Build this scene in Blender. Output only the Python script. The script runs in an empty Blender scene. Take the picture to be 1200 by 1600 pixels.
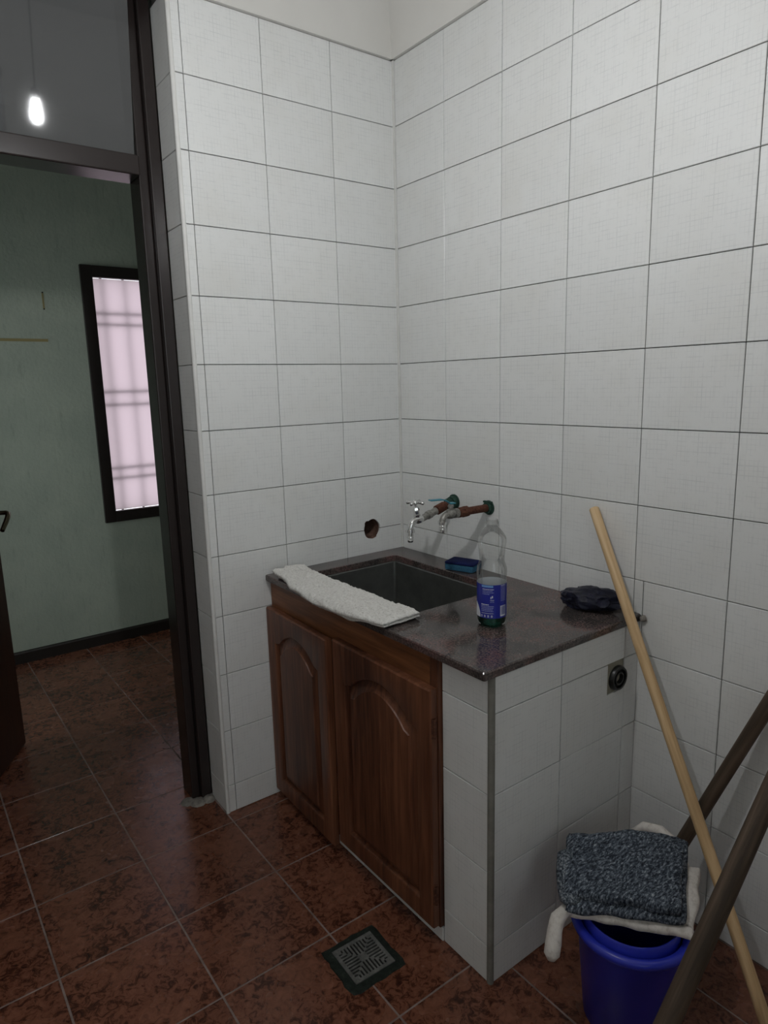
import bpy, bmesh, math, random
from mathutils import Vector, Matrix, noise
random.seed(7)
S = bpy.context.scene
C = S.collection
PI = math.pi

# ------------------------------------------------------------------ camera
cd = bpy.data.cameras.new('camera'); cam = bpy.data.objects.new('camera', cd); C.objects.link(cam)
cd.sensor_fit = 'HORIZONTAL'; cd.sensor_width = 36.0; cd.lens = 36.0 * 1051.415 / 1200.0; cd.clip_start = 0.02
rt, up, fw = Vector((0.80013, -0.5993, -0.02506)), Vector((0.13131, 0.13426, 0.98221)), Vector((0.58527, 0.78919, -0.18612))
cam.matrix_world = Matrix(((rt.x, up.x, -fw.x, -1.56358), (rt.y, up.y, -fw.y, -1.99468), (rt.z, up.z, -fw.z, 1.42653), (0, 0, 0, 1)))
S.camera = cam

# ------------------------------------------------------------------ world, exposure
W = bpy.data.worlds.new('sky'); S.world = W; W.use_nodes = True
bg = W.node_tree.nodes['Background']; bg.inputs[0].default_value = (0.90, 0.95, 1.0, 1); bg.inputs[1].default_value = 1.9
S.view_settings.view_transform = 'Standard'; S.view_settings.look = 'None'
S.view_settings.exposure = 0.46; S.view_settings.gamma = 1.0; S.view_settings.use_curve_mapping = False
S.cycles.use_denoising = True
S.cycles.max_bounces = 10; S.cycles.diffuse_bounces = 5; S.cycles.transparent_max_bounces = 16
S.cycles.sample_clamp_indirect = 4.0

BULB = Vector((-1.05, -1.10, 2.12))
BULB_STRENGTH = 600.0


def portal(name, loc, rot, sx, sy):
    l = bpy.data.lights.new(name, 'AREA'); l.shape = 'RECTANGLE'; l.size = sx; l.size_y = sy
    l.cycles.is_portal = True
    o = bpy.data.objects.new(name, l); C.objects.link(o); o.location = loc; o.rotation_euler = rot


# ------------------------------------------------------------------ materials
MATS = {}


def mat(name, col=(.8, .8, .8), rough=.5, metal=0.0, spec=.5, **kw):
    if name in MATS: return MATS[name]
    m = bpy.data.materials.new(name); m.use_nodes = True
    b = m.node_tree.nodes['Principled BSDF']
    b.inputs['Base Color'].default_value = (*col, 1); b.inputs['Roughness'].default_value = rough
    b.inputs['Metallic'].default_value = metal; b.inputs['Specular IOR Level'].default_value = spec
    for k, v in kw.items(): b.inputs[k.replace('_', ' ')].default_value = v
    MATS[name] = m
    return m


class NT:
    def __init__(s, m): s.t = m.node_tree; s.b = s.t.nodes.get('Principled BSDF')
    def n(s, typ, **kw):
        nd = s.t.nodes.new(typ)
        for k, v in kw.items():
            if k.startswith('i_'):
                key = k[2:]; key = int(key) if key.isdigit() else key.replace('_', ' ')
                nd.inputs[key].default_value = v
            else: setattr(nd, k, v)
        return nd
    def l(s, a, b): s.t.links.new(a, b)
    def math(s, op, a, b=None, c=None):
        nd = s.t.nodes.new('ShaderNodeMath'); nd.operation = op
        for i, v in enumerate((a, b, c)):
            if v is None: continue
            if isinstance(v, (int, float)): nd.inputs[i].default_value = v
            else: s.l(v, nd.inputs[i])
        return nd.outputs[0]
    def ramp(s, fac, stops, interp='LINEAR'):
        r = s.t.nodes.new('ShaderNodeValToRGB'); r.color_ramp.interpolation = interp
        e = r.color_ramp.elements
        while len(e) < len(stops): e.new(.5)
        for el, (p, c) in zip(e, stops): el.position = p; el.color = (*c, 1) if len(c) == 3 else c
        s.l(fac, r.inputs[0]); return r.outputs[0]
    def mix(s, fac, a, b, mode='MIX'):
        nd = s.t.nodes.new('ShaderNodeMix'); nd.data_type = 'RGBA'; nd.blend_type = mode
        for v, sock in ((fac, nd.inputs[0]), (a, nd.inputs[6]), (b, nd.inputs[7])):
            if isinstance(v, (int, float)): sock.default_value = v
            elif isinstance(v, tuple): sock.default_value = (*v, 1) if len(v) == 3 else v
            else: s.l(v, sock)
        return nd.outputs[2]
    def coord(s, kind='Object', scale=None):
        t = s.n('ShaderNodeTexCoord').outputs[kind]
        if scale is None: return t
        mp = s.n('ShaderNodeMapping'); mp.inputs['Scale'].default_value = scale; s.l(t, mp.inputs[0]); return mp.outputs[0]
    def noise(s, vec, scale, detail=3, rough=.5, dist=0.0):
        nd = s.n('ShaderNodeTexNoise'); nd.inputs['Scale'].default_value = scale; nd.inputs['Detail'].default_value = detail
        nd.inputs['Roughness'].default_value = rough; nd.inputs['Distortion'].default_value = dist
        s.l(vec, nd.inputs['Vector']); return nd.outputs[0]
    def bump(s, h, strength=.3, dist=.002):
        nd = s.n('ShaderNodeBump'); nd.inputs['Strength'].default_value = strength; nd.inputs['Distance'].default_value = dist
        s.l(h, nd.inputs['Height']); s.l(nd.outputs[0], s.b.inputs['Normal'])


def rand_vec(T, vec):
    """object coordinates shifted by each object's own random value"""
    oi = T.n('ShaderNodeObjectInfo')
    k = T.math('MULTIPLY', oi.outputs['Random'], 37.0)
    cx = T.n('ShaderNodeCombineXYZ'); T.l(k, cx.inputs[0]); T.l(k, cx.inputs[1]); T.l(k, cx.inputs[2])
    a = T.n('ShaderNodeVectorMath', operation='ADD'); T.l(vec, a.inputs[0]); T.l(cx.outputs[0], a.inputs[1])
    return a.outputs[0], oi.outputs['Random']


def m_wall_tile():
    m = mat('white_glazed_tile', (.74, .75, .745), .32, spec=.4); T = NT(m)
    o = T.coord(); sx = T.n('ShaderNodeSeparateXYZ'); T.l(o, sx.inputs[0])
    rv, rnd = rand_vec(T, o)
    wob = T.math('MULTIPLY', T.math('SUBTRACT', T.noise(rv, 14, 2), .5), .004)
    tot = None
    for ax, pitch, w in ((0, .0105, .085), (1, .0118, .085), (0, .0271, .05), (1, .0233, .05)):
        c = T.math('ADD', sx.outputs[ax], wob)
        f = T.math('FRACT', T.math('DIVIDE', T.math('ADD', c, 1.0), pitch))
        g = T.math('LESS_THAN', f, w)
        tot = g if tot is None else T.math('MAXIMUM', tot, g)
    fade = T.ramp(T.noise(rv, 38, 2), [(.38, (0, 0, 0)), (.62, (1, 1, 1))])
    fac = T.math('MULTIPLY', T.math('MULTIPLY', tot, fade), .30)
    tone = T.math('ADD', T.math('MULTIPLY', rnd, .05), .975)
    base = T.mix(1.0, (.74, .75, .742), tone, 'MULTIPLY')
    dirt = T.ramp(T.noise(rv, 5, 4, .6), [(.45, (1, 1, 1)), (.8, (.95, .94, .92))])
    base = T.mix(1.0, base, dirt, 'MULTIPLY')
    T.l(T.mix(fac, base, (.42, .44, .45)), T.b.inputs['Base Color'])
    return m


def m_floor_tile():
    m = mat('red_brown_floor_tile', (.12, .05, .03), .3, spec=.45); T = NT(m)
    rv, rnd = rand_vec(T, T.coord())
    n1 = T.noise(rv, 46, 6, .72, 1.0)
    n2 = T.noise(rv, 9, 3, .5)
    f = T.math('ADD', T.math('MULTIPLY', n1, .75), T.math('MULTIPLY', n2, .25))
    col = T.ramp(f, [(.36, (.034, .012, .0075)), (.44, (.068, .023, .013)), (.485, (.145, .054, .031)), (.60, (.195, .078, .046)), (.75, (.235, .100, .062))])
    tone = T.math('ADD', T.math('MULTIPLY', rnd, .25), .87)
    T.l(T.mix(1.0, col, tone, 'MULTIPLY'), T.b.inputs['Base Color'])
    T.l(T.ramp(n2, [(.3, (.18,) * 3), (.7, (.32,) * 3)]), T.b.inputs['Roughness'])
    T.bump(f, .12, .002)
    return m


def m_granite():
    m = mat('brown_granite', (.05, .04, .04), .2, spec=.5); T = NT(m); o = T.coord()
    big = T.noise(o, 9, 3, .55)
    fine = T.noise(o, 190, 4, .7)
    v = T.n('ShaderNodeTexVoronoi', i_Scale=230.0); T.l(o, v.inputs['Vector'])
    base = T.ramp(big, [(.35, (.040, .036, .035)), (.5, (.075, .060, .056)), (.62, (.105, .064, .060)), (.75, (.06, .05, .048))])
    fl = T.ramp(fine, [(.3, (.25,) * 3), (.5, (1,) * 3), (.66, (1.9, 1.8, 1.75)), (.75, (3.2, 3.1, 3.0))])
    c = T.mix(1.0, base, fl, 'MULTIPLY')
    sp = T.math('LESS_THAN', v.outputs['Distance'], .16)
    sel = T.n('ShaderNodeSeparateColor'); T.l(v.outputs['Color'], sel.inputs[0])
    sp = T.math('MULTIPLY', sp, T.math('GREATER_THAN', sel.outputs[0], .8))
    T.l(T.mix(T.math('MULTIPLY', sp, .6), c, (.4, .38, .36)), T.b.inputs['Base Color'])
    T.l(T.ramp(T.noise(o, 6, 3), [(.35, (.06,) * 3), (.7, (.18,) * 3)]), T.b.inputs['Roughness'])
    return m


def m_wood(name, dark, mid, light, axis=2, rough=.4):
    m = mat(name, mid, rough, spec=.4); T = NT(m)
    sc = [1.0, 1.0, 1.0]; sc[axis] = .06
    rv, rnd = rand_vec(T, T.coord())
    mp = T.n('ShaderNodeMapping'); mp.inputs['Scale'].default_value = sc; T.l(rv, mp.inputs[0])
    g = T.noise(mp.outputs[0], 70, 5, .6, .6); b = T.noise(mp.outputs[0], 14, 2)
    f = T.math('ADD', T.math('MULTIPLY', g, .6), T.math('MULTIPLY', b, .4))
    T.l(T.ramp(f, [(.36, dark), (.5, mid), (.64, light)]), T.b.inputs['Base Color'])
    T.bump(g, .15, .0008)
    return m


def m_paint(name, a, b, scale=3.0, rough=.6, bumpy=.25):
    m = mat(name, a, rough, spec=.3); T = NT(m); o = T.coord()
    n = T.noise(o, scale, 4, .6); T.l(T.ramp(n, [(.35, a), (.7, b)]), T.b.inputs['Base Color'])
    T.bump(T.noise(o, 60, 4, .6), bumpy, .004)
    return m


def m_speckle(name, stops, scale, rough=.9, bump=.5, dist=.003, detail=4, stretch=None):
    m = mat(name, stops[0][1], rough, spec=.2); T = NT(m); o = T.coord('Object', stretch) if stretch else T.coord()
    n = T.noise(o, scale, detail, .7); T.l(T.ramp(n, stops), T.b.inputs['Base Color']); T.bump(n, bump, dist)
    return m


TILE = m_wall_tile(); FTILE = m_floor_tile(); GRANITE = m_granite()
GROUT = mat('grey_grout', (.075, .075, .073), .9, spec=.1)
FGROUT = m_speckle('floor_grout', [(.3, (.14, .10, .085)), (.7, (.33, .26, .235))], 12, .9, .3)
PLASTER = m_paint('white_plaster', (.66, .65, .62), (.72, .71, .68), 2.0, .8, .08)
GREEN = m_paint('green_wall_paint', (.36, .41, .345), (.43, .48, .40), 4.0, .55, .5)
T = NT(GREEN); _o = T.coord('Object', (1, 1, .16)); _n = T.noise(_o, 42, 5, .7)
_c = T.b.inputs['Base Color'].links[0].from_socket
T.l(T.mix(1.0, _c, T.ramp(_n, [(.30, (.84, .84, .84)), (.44, (1, 1, 1)), (.70, (1.03, 1.03, 1.03))]), 'MULTIPLY'), T.b.inputs['Base Color'])
FRAME = mat('dark_brown_enamel', (.022, .0165, .0155), .26, spec=.5)
DOORWOOD = m_wood('red_wood_cabinet', (.045, .016, .009), (.12, .044, .022), (.20, .079, .040), 2)
RAILWOOD = m_wood('orange_wood_rail', (.09, .032, .012), (.17, .064, .025), (.24, .098, .040), 1)
LEAFWOOD = m_wood('dark_red_door_wood', (.018, .0055, .0035), (.035, .011, .006), (.05, .017, .009), 2)
BASEWOOD = mat('dark_skirting', (.014, .010, .008), .5)
BROOMWOOD = m_wood('pale_pine_handle', (.42, .27, .13), (.56, .38, .20), (.66, .48, .28), 2, .5)
DARKSTICK = m_wood('weathered_dark_handle', (.035, .024, .015), (.075, .050, .033), (.12, .085, .06), 2, .7)
CHROME = mat('chrome', (.72, .72, .71), .16, 1.0)
DULLMETAL = m_speckle('dull_zinc', [(.3, (.16, .155, .14)), (.7, (.42, .41, .38))], 120, .45, .3, .001); DULLMETAL.node_tree.nodes['Principled BSDF'].inputs['Metallic'].default_value = .7
RUST = m_speckle('rusty_iron', [(.3, (.045, .018, .012)), (.55, (.105, .043, .027)), (.75, (.19, .09, .05))], 150, .8, .5, .001)
VERDIGRIS = m_speckle('green_painted_fitting', [(.3, (.012, .03, .024)), (.6, (.03, .075, .055)), (.8, (.12, .14, .09))], 110, .6, .5, .001)
BLUELEVER = mat('blue_lever_coating', (.035, .21, .28), .4)
STEEL = m_speckle('dull_steel_basin', [(.3, (.14, .145, .138)), (.7, (.20, .205, .195))], 12, .45, .02, .0005); STEEL.node_tree.nodes['Principled BSDF'].inputs['Metallic'].default_value = .85
EDGE_PVC = m_speckle('white_edge_profile', [(.3, (.62, .62, .60)), (.7, (.74, .74, .72))], 9, .35, .0)
EDGE_GREY = m_speckle('grey_edge_profile', [(.3, (.16, .155, .135)), (.7, (.24, .235, .21))], 18, .4, .0)
HOLE = m_speckle('broken_brick', [(.3, (.06, .03, .02)), (.55, (.17, .10, .075)), (.8, (.30, .22, .18))], 40, .95, 1.0, .006)
CEMENT = m_speckle('dirty_cement', [(.3, (.12, .11, .10)), (.7, (.30, .28, .25))], 45, .95, .6, .004)
MORTAR = m_speckle('beige_mortar', [(.3, (.22, .21, .165)), (.7, (.34, .32, .26))], 30, .95, .4, .003)
BLACKPL = mat('black_plastic', (.010, .011, .010), .35)
IRON = m_speckle('cast_drain_metal', [(.3, (.10, .105, .098)), (.7, (.25, .25, .24))], 60, .5, .3, .001); IRON.node_tree.nodes['Principled BSDF'].inputs['Metallic'].default_value = .4
DRAINRIM = m_speckle('green_black_drain_rim', [(.3, (.008, .011, .009)), (.6, (.02, .028, .022)), (.8, (.07, .08, .065))], 70, .6, .5, .002)
DRAIN_SHADE = mat('painted_drain_shade', (.004, .004, .004), .9)
TERRY = m_speckle('white_terry_cloth', [(.25, (.34, .33, .30)), (.42, (.70, .685, .65)), (.7, (.86, .85, .82))], 150, .95, 1.0, .004)
RAG = m_speckle('off_white_rag', [(.25, (.44, .40, .36)), (.5, (.66, .62, .58)), (.75, (.74, .70, .66))], 60, .95, .4, .002)
KNIT = m_speckle('grey_blue_melange_knit', [(.34, (.010, .013, .019)), (.46, (.045, .056, .075)), (.57, (.16, .19, .23)), (.68, (.48, .52, .56))], 105, .95, 1.0, .004, 5, (1, 2.4, 1))
CUFF = m_speckle('grey_blue_rib_knit', [(.35, (.02, .026, .034)), (.5, (.10, .12, .145)), (.68, (.40, .43, .46))], 190, .95, 1.0, .003, 3)
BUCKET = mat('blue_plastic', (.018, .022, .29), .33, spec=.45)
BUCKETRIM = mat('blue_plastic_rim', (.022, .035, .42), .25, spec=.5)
BAG = m_speckle('dark_plastic_film', [(.35, (.008, .008, .014)), (.6, (.016, .018, .035)), (.72, (.05, .035, .06))], 45, .38, .25, .003)
SPONGE_TOP = m_speckle('navy_scouring_pad', [(.3, (.004, .006, .03)), (.7, (.015, .025, .13))], 260, .9, 1.0, .002)
SPONGE_BODY = m_speckle('teal_foam', [(.3, (.02, .075, .14)), (.7, (.045, .15, .24))], 200, .9, .6, .001)
LABEL_BLUE = mat('blue_label_film', (.012, .02, .26), .35)
LABEL_WHITE = mat('white_label_ink', (.66, .68, .72), .45)
LABEL_PALE = mat('pale_blue_label_ink', (.16, .33, .62), .45)
LABEL_GREY = mat('lavender_label_ink', (.26, .29, .55), .45)
CAPMAT = mat('cloudy_cap', (.62, .63, .62), .35); CLEARCAP = None
SCREW = mat('dark_nail', (.02, .018, .015), .6)
GLUE = mat('yellowed_glue', (.30, .25, .11), .7)
BRASS = mat('worn_brass_handle', (.22, .19, .13), .25, 1.0)
LIMEDUST = mat('lime_dust', (.5, .48, .45), .9)


def m_glass(name, tint, refl=.06, rough=.03, opaque=0.0, body=(.5, .5, .5), fres=.75):
    m = bpy.data.materials.new(name); m.use_nodes = True; t = m.node_tree; t.nodes.clear(); T = NT(m)
    out = T.n('ShaderNodeOutputMaterial')
    tr = T.n('ShaderNodeBsdfTransparent'); tr.inputs[0].default_value = (*tint, 1)
    gl = T.n('ShaderNodeBsdfGlossy'); gl.inputs['Roughness'].default_value = rough
    lw = T.n('ShaderNodeLayerWeight'); lw.inputs[0].default_value = .35
    f = T.math('ADD', T.math('MULTIPLY', lw.outputs['Fresnel'], fres), refl)
    f = T.math('MINIMUM', f, 1.0)
    base = tr.outputs[0]
    if opaque > 0:
        df = T.n('ShaderNodeBsdfDiffuse'); df.inputs[0].default_value = (*body, 1)
        mx = T.n('ShaderNodeMixShader'); mx.inputs[0].default_value = opaque; T.l(base, mx.inputs[1]); T.l(df.outputs[0], mx.inputs[2]); base = mx.outputs[0]
    mx = T.n('ShaderNodeMixShader'); T.l(f, mx.inputs[0]); T.l(base, mx.inputs[1]); T.l(gl.outputs[0], mx.inputs[2])
    T.l(mx.outputs[0], out.inputs[0]); MATS[name] = m
    return m


PET = m_glass('clear_plastic', (.98, .985, .98), .02, .04, fres=.5)
GREENLIQ = m_glass('green_liquid', (.06, .36, .30), .02, .03)
WINGLASS = m_glass('window_glass', (.95, .97, .96), .03, .01)
CLEARCAP = m_glass('cloudy_clear_cap', (.80, .81, .80), .06, .12, .38, (.55, .56, .55))
TRANSOM = m_glass('grey_transom_glass', (.42, .44, .45), .07, .035, .42, (.20, .205, .21))


def m_frosted():
    m = bpy.data.materials.new('pink_frosted_glass'); m.use_nodes = True; m.node_tree.nodes.clear(); T = NT(m)
    out = T.n('ShaderNodeOutputMaterial')
    a = T.n('ShaderNodeBsdfTranslucent'); a.inputs[0].default_value = (.60, .53, .55, 1)
    g = T.n('ShaderNodeBsdfGlossy'); g.inputs['Roughness'].default_value = .25
    mx = T.n('ShaderNodeMixShader'); mx.inputs[0].default_value = .05
    T.l(a.outputs[0], mx.inputs[1]); T.l(g.outputs[0], mx.inputs[2]); T.l(mx.outputs[0], out.inputs[0])
    return m


FROST = m_frosted()


def m_emit(name, col, strength):
    m = bpy.data.materials.new(name); m.use_nodes = True; m.node_tree.nodes.clear(); T = NT(m)
    out = T.n('ShaderNodeOutputMaterial'); e = T.n('ShaderNodeEmission'); e.inputs[0].default_value = (*col, 1); e.inputs[1].default_value = strength
    T.l(e.outputs[0], out.inputs[0]); return m


# ------------------------------------------------------------------ mesh helpers
class MB:
    def __init__(s): s.v = []; s.f = []; s.m = []
    def add(s, vs, fs, mi=0):
        o = len(s.v); s.v += [tuple(v) for v in vs]; s.f += [tuple(i + o for i in f) for f in fs]; s.m += [mi] * len(fs); return s
    def box(s, x0, x1, y0, y1, z0, z1, mi=0):
        vs = [(x, y, z) for z in (z0, z1) for y in (y0, y1) for x in (x0, x1)]
        return s.add(vs, [(0, 2, 3, 1), (4, 5, 7, 6), (0, 1, 5, 4), (2, 6, 7, 3), (0, 4, 6, 2), (1, 3, 7, 5)], mi)
    def rings(s, rings, closed=False, cap=True, mi=0):
        n = len(rings[0]); vs = [p for r in rings for p in r]; fs = []
        m = len(rings)
        for i in range(m if closed else m - 1):
            a = i * n; b = ((i + 1) % m) * n
            for j in range(n): k = (j + 1) % n; fs.append((a + j, a + k, b + k, b + j))
        if cap and not closed: fs.append(tuple(range(n))[::-1]); fs.append(tuple((m - 1) * n + j for j in range(n)))
        return s.add(vs, fs, mi)
    def tube(s, pts, rad, n=16, cap=True, mi=0):
        pts = [Vector(p) for p in pts]
        if isinstance(rad, (int, float)): rad = [rad] * len(pts)
        rings = []; ref = None
        for i, p in enumerate(pts):
            d = (pts[min(i + 1, len(pts) - 1)] - pts[max(i - 1, 0)])
            if d.length < 1e-9: d = pts[-1] - pts[0]
            d.normalize()
            if ref is None: ref = Vector((0, 0, 1)) if abs(d.z) < .9 else Vector((1, 0, 0))
            a = d.cross(ref).normalized(); b = d.cross(a); ref = -b if False else ref
            rings.append([p + (a * math.cos(2 * PI * j / n) + b * math.sin(2 * PI * j / n)) * rad[i] for j in range(n)])
        return s.rings(rings, cap=cap, mi=mi)
    def lathe(s, prof, center=(0, 0, 0), n=32, mi=0, cap=False):
        cx, cy, cz = center
        rings = [[(cx + r * math.cos(2 * PI * j / n), cy + r * math.sin(2 * PI * j / n), cz + z) for j in range(n)] for r, z in prof]
        return s.rings(rings, cap=cap, mi=mi)
    def axis(s, a, b, prof, n=20, mi=0):
        """turned shape along a->b; prof = [(t, r)]"""
        a, b = Vector(a), Vector(b); d = (b - a).normalized()
        ref = Vector((0, 0, 1)) if abs(d.z) < .9 else Vector((1, 0, 0))
        u = d.cross(ref).normalized(); w = d.cross(u)
        rings = [[a.lerp(b, t) + (u * math.cos(2 * PI * j / n) + w * math.sin(2 * PI * j / n)) * r for j in range(n)] for t, r in prof]
        return s.rings(rings, mi=mi)
    def mesh(s, name, mats, smooth=None, origin=None):
        me = bpy.data.meshes.new(name)
        vs = s.v if origin is None else [(x - origin[0], y - origin[1], z - origin[2]) for x, y, z in s.v]
        me.from_pydata(vs, [], s.f)
        for mm in (mats if isinstance(mats, (list, tuple)) else [mats]): me.materials.append(mm)
        for p, i in zip(me.polygons, s.m): p.material_index = i
        bm = bmesh.new(); bm.from_mesh(me); bmesh.ops.recalc_face_normals(bm, faces=bm.faces); bm.to_mesh(me); bm.free()
        if smooth is not None:
            for p in me.polygons: p.use_smooth = True
            me.set_sharp_from_angle(angle=math.radians(smooth))
        me.update(); return me


def obj(name, me, parent=None, loc=None):
    o = bpy.data.objects.new(name, me); C.objects.link(o)
    if loc is not None: o.location = loc
    if parent is not None: o.parent = parent
    return o


def build(name, mb, mats, parent=None, smooth=None, loc=None, bevel=0.0):
    """mb is in the parent's coordinates; loc gives the object's own origin"""
    o = obj(name, mb.mesh(name, mats, smooth, loc), parent, loc)
    if bevel:
        md = o.modifiers.new('bevel', 'BEVEL'); md.width = bevel; md.segments = 2; md.limit_method = 'ANGLE'; md.angle_limit = math.radians(40)
    return o


def tag(o, label, cat, group=None):
    o['label'] = label; o['category'] = cat
    if group: o['group'] = group
    return o


def thing(name, label, cat, loc=(0, 0, 0), group=None):
    o = bpy.data.objects.new(name, None); C.objects.link(o); o.location = loc; o.empty_display_size = .05
    return tag(o, label, cat, group)


def struct(name, mb, m, parent=None, smooth=None, bevel=0.0):
    o = build(name, mb, m, parent, smooth, None, bevel)
    if parent is None: o['kind'] = 'structure'
    return o


# ------------------------------------------------------------------ tiles
TILES = {}


def tile_mesh(w, h, t, bev, m, nm):
    key = (round(w, 4), round(h, 4), t, m.name)
    if key in TILES: return TILES[key]
    a, b = w / 2, h / 2
    vs = [(-a, -b, -t), (a, -b, -t), (a, b, -t), (-a, b, -t), (-a, -b, -bev), (a, -b, -bev), (a, b, -bev), (-a, b, -bev),
          (-a + bev, -b + bev, 0), (a - bev, -b + bev, 0), (a - bev, b - bev, 0), (-a + bev, b - bev, 0)]
    fs = [(8, 9, 10, 11)] + [(i, (i + 1) % 4, 4 + (i + 1) % 4, 4 + i) for i in range(4)] + [(4 + i, 4 + (i + 1) % 4, 8 + (i + 1) % 4, 8 + i) for i in range(4)]
    me = bpy.data.meshes.new(nm); me.from_pydata(vs, [], fs); me.materials.append(m); me.update()
    TILES[key] = me
    return me


GAP = .0022
R_BACK = Matrix(((1, 0, 0), (0, 0, -1), (0, 1, 0))).to_4x4()      # faces -y
R_RIGHT = Matrix(((0, 0, -1), (-1, 0, 0), (0, 1, 0))).to_4x4()    # faces -x
R_FLOOR = Matrix.Identity(4)


def tile(parent, c, w, h, R, nm='wall_tile', m=None, t=.008, gap=GAP, bev=.0012, jit=.0012):
    if w - gap < .004 or h - gap < .004: return None
    o = bpy.data.objects.new(nm, tile_mesh(w - gap, h - gap, t, bev, m or TILE, nm)); C.objects.link(o)
    J = Matrix.Rotation(random.uniform(-jit, jit), 4, 'X') @ Matrix.Rotation(random.uniform(-jit, jit), 4, 'Y')
    o.matrix_world = Matrix.Translation(c) @ R @ J
    o.parent = parent
    return o


Z0 = .099
ROWS = [0.0] + [Z0 + .2 * k for k in range(12)] + [2.505]
CX, CY0, CY1 = -.560, 0.0, -1.022      # counter: front face x, ends
TOPZ = .81

# ------------------------------------------------------------------ floor
fl = MB()
fl.box(-2.6, .40, -3.2, 2.05, -.06, -.0016)
floor = struct('floor', fl, FGROUT)
FP = .3005
for i in range(-7, 4):
    for j in range(-8, 9):
        x0, x1 = -.782 + FP * i, -.782 + FP * (i + 1); y1, y0 = -.050 - FP * j, -.050 - FP * (j + 1)
        x0, x1, y0, y1 = max(x0, -2.6), min(x1, .345), max(y0, -3.2), min(y1, 1.93)
        if x1 - x0 < .02 or y1 - y0 < .02: continue
        if x0 > CX + .03 and y0 > CY1 + .01 and y1 < .15: continue
        if x0 >= -.02 and y1 < .2: continue
        if x1 > 0 and y1 <= 0: x1 = 0
        tile(floor, Vector(((x0 + x1) / 2, (y0 + y1) / 2, random.uniform(-.0006, 0))), x1 - x0, y1 - y0, R_FLOOR, 'floor_tile', FTILE, .006, .0050, .0006, .0005)

# ------------------------------------------------------------------ back wall (tiled, with the doorway)
DX0, DX1 = -1.695, -.781
wb = MB()
HX0, HX1, HZ0, HZ1 = -.188, -.096, .855, .945
wb.box(DX1 + .007, HX0, .007, .13, 0, 2.72); wb.box(HX1, .12, .007, .13, 0, 2.72)
wb.box(HX0, HX1, .007, .13, 0, HZ0); wb.box(HX0, HX1, .007, .13, HZ1, 2.72)
wb.box(DX0 - .007, DX1 + .007, .007, .13, 2.60, 2.72)
wb.box(-2.72, DX0 - .007, .007, .13, 0, 2.72)
wall_back = struct('wall_back', wb, GROUT)
COLS = [-.781, -.747, -.5006, -.2533, 0.0]
HC = Vector((-.141, 0, .899)); HR = .0365


def notched_tile(parent, x0, x1, z0, z1, upper):
    """tile with half of the round pipe hole knocked out of one long edge"""
    g = GAP / 2; x0 += g; x1 -= g; z0 += g; z1 -= g
    ze = z0 if upper else z1; s = 1 if upper else -1
    arc = []
    n = 14
    for k in range(n + 1):
        a = PI * k / n; r = HR * (1 + .025 * math.sin(5 * a + (1 if upper else 2)) * (1 if k not in (0, n) else 0))
        if upper and k in (10, 11): r *= 1.14
        arc.append((HC.x + r * math.cos(a), ze + s * max(0, r * math.sin(a))))
    zo = z1 if upper else z0
    # outline matched against the outer border
    outer = [(x1, ze)]
    m_ = n - 1
    for k in range(1, n):
        a = PI * k / n
        outer.append((x1 + (x0 - x1) * min(1, max(0, (k - 2) / (n - 4))), zo) if 2 <= k <= n - 2 else ((x1 if k < 2 else x0), (ze + zo) / 2))
    outer.append((x0, ze))
    mb = MB()
    vs = [(x, 0, z) for x, z in arc] + [(x, 0, z) for x, z in outer] + [(x, .008, z) for x, z in arc] + [(x, .008, z) for x, z in outer]
    N = n + 1; fs = []
    for k in range(n):
        fs.append((k, k + 1, N + k + 1, N + k)); fs.append((k, k + 1, 2 * N + k + 1, 2 * N + k)); fs.append((N + k, N + k + 1, 3 * N + k + 1, 3 * N + k))
    mb.add(vs, fs)
    o = obj('wall_tile', mb.mesh('wall_tile', TILE), parent)
    # local coordinates as for the other tiles (x right, y up) so the printed grid agrees
    c = Vector(((x0 + x1) / 2, 0, (z0 + z1) / 2)); M = Matrix.Translation(c) @ R_BACK
    o.data.transform(M.inverted()); o.matrix_world = M; o.parent = parent
    return o


for r in range(len(ROWS) - 1):
    z0, z1 = ROWS[r], ROWS[r + 1]
    for c in range(len(COLS) - 1):
        x0, x1 = COLS[c], COLS[c + 1]
        if x0 >= CX and z1 < .72: continue
        if c == 3 and r in (4, 5):
            notched_tile(wall_back, x0, x1, z0, z1, r == 5); continue
        tile(wall_back, Vector(((x0 + x1) / 2, 0, (z0 + z1) / 2)), x1 - x0, z1 - z0, R_BACK)
    # the reveal of the doorway, both sides, and the stretch beyond the door
    tile(wall_back, Vector((DX1, .070, (z0 + z1) / 2)), .118, z1 - z0, R_RIGHT)
    for x0, x1 in ((-2.6, -2.436), (-2.436, -2.189), (-2.189, -1.942), (-1.942, DX0)):
        tile(wall_back, Vector(((x0 + x1) / 2, 0, (z0 + z1) / 2)), x1 - x0, z1 - z0, R_BACK)
# ragged pipe hole, lined with broken brick
hl = MB(); n = 22; rings = []
for k, y in enumerate((.004, .02, .05, .085, .10)):
    rings.append([(HC.x + (HR * (1.05 - .05 * k) + .004 * noise.noise(Vector((math.cos(2 * PI * j / n) * 2, math.sin(2 * PI * j / n) * 2, k * 1.7)))) * math.cos(2 * PI * j / n), y,
                   HC.z + (HR * (1.05 - .05 * k) + .004 * noise.noise(Vector((math.cos(2 * PI * j / n) * 2, math.sin(2 * PI * j / n) * 2, k * 1.7 + 9)))) * math.sin(2 * PI * j / n)) for j in range(n)])
hl.rings(rings, cap=False); hl.add([p for p in rings[-1]], [tuple(range(n))])
o = build('pipe_hole', hl, HOLE, wall_back, 60); o['label'] = 'round ragged hole showing broken brick'
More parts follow.
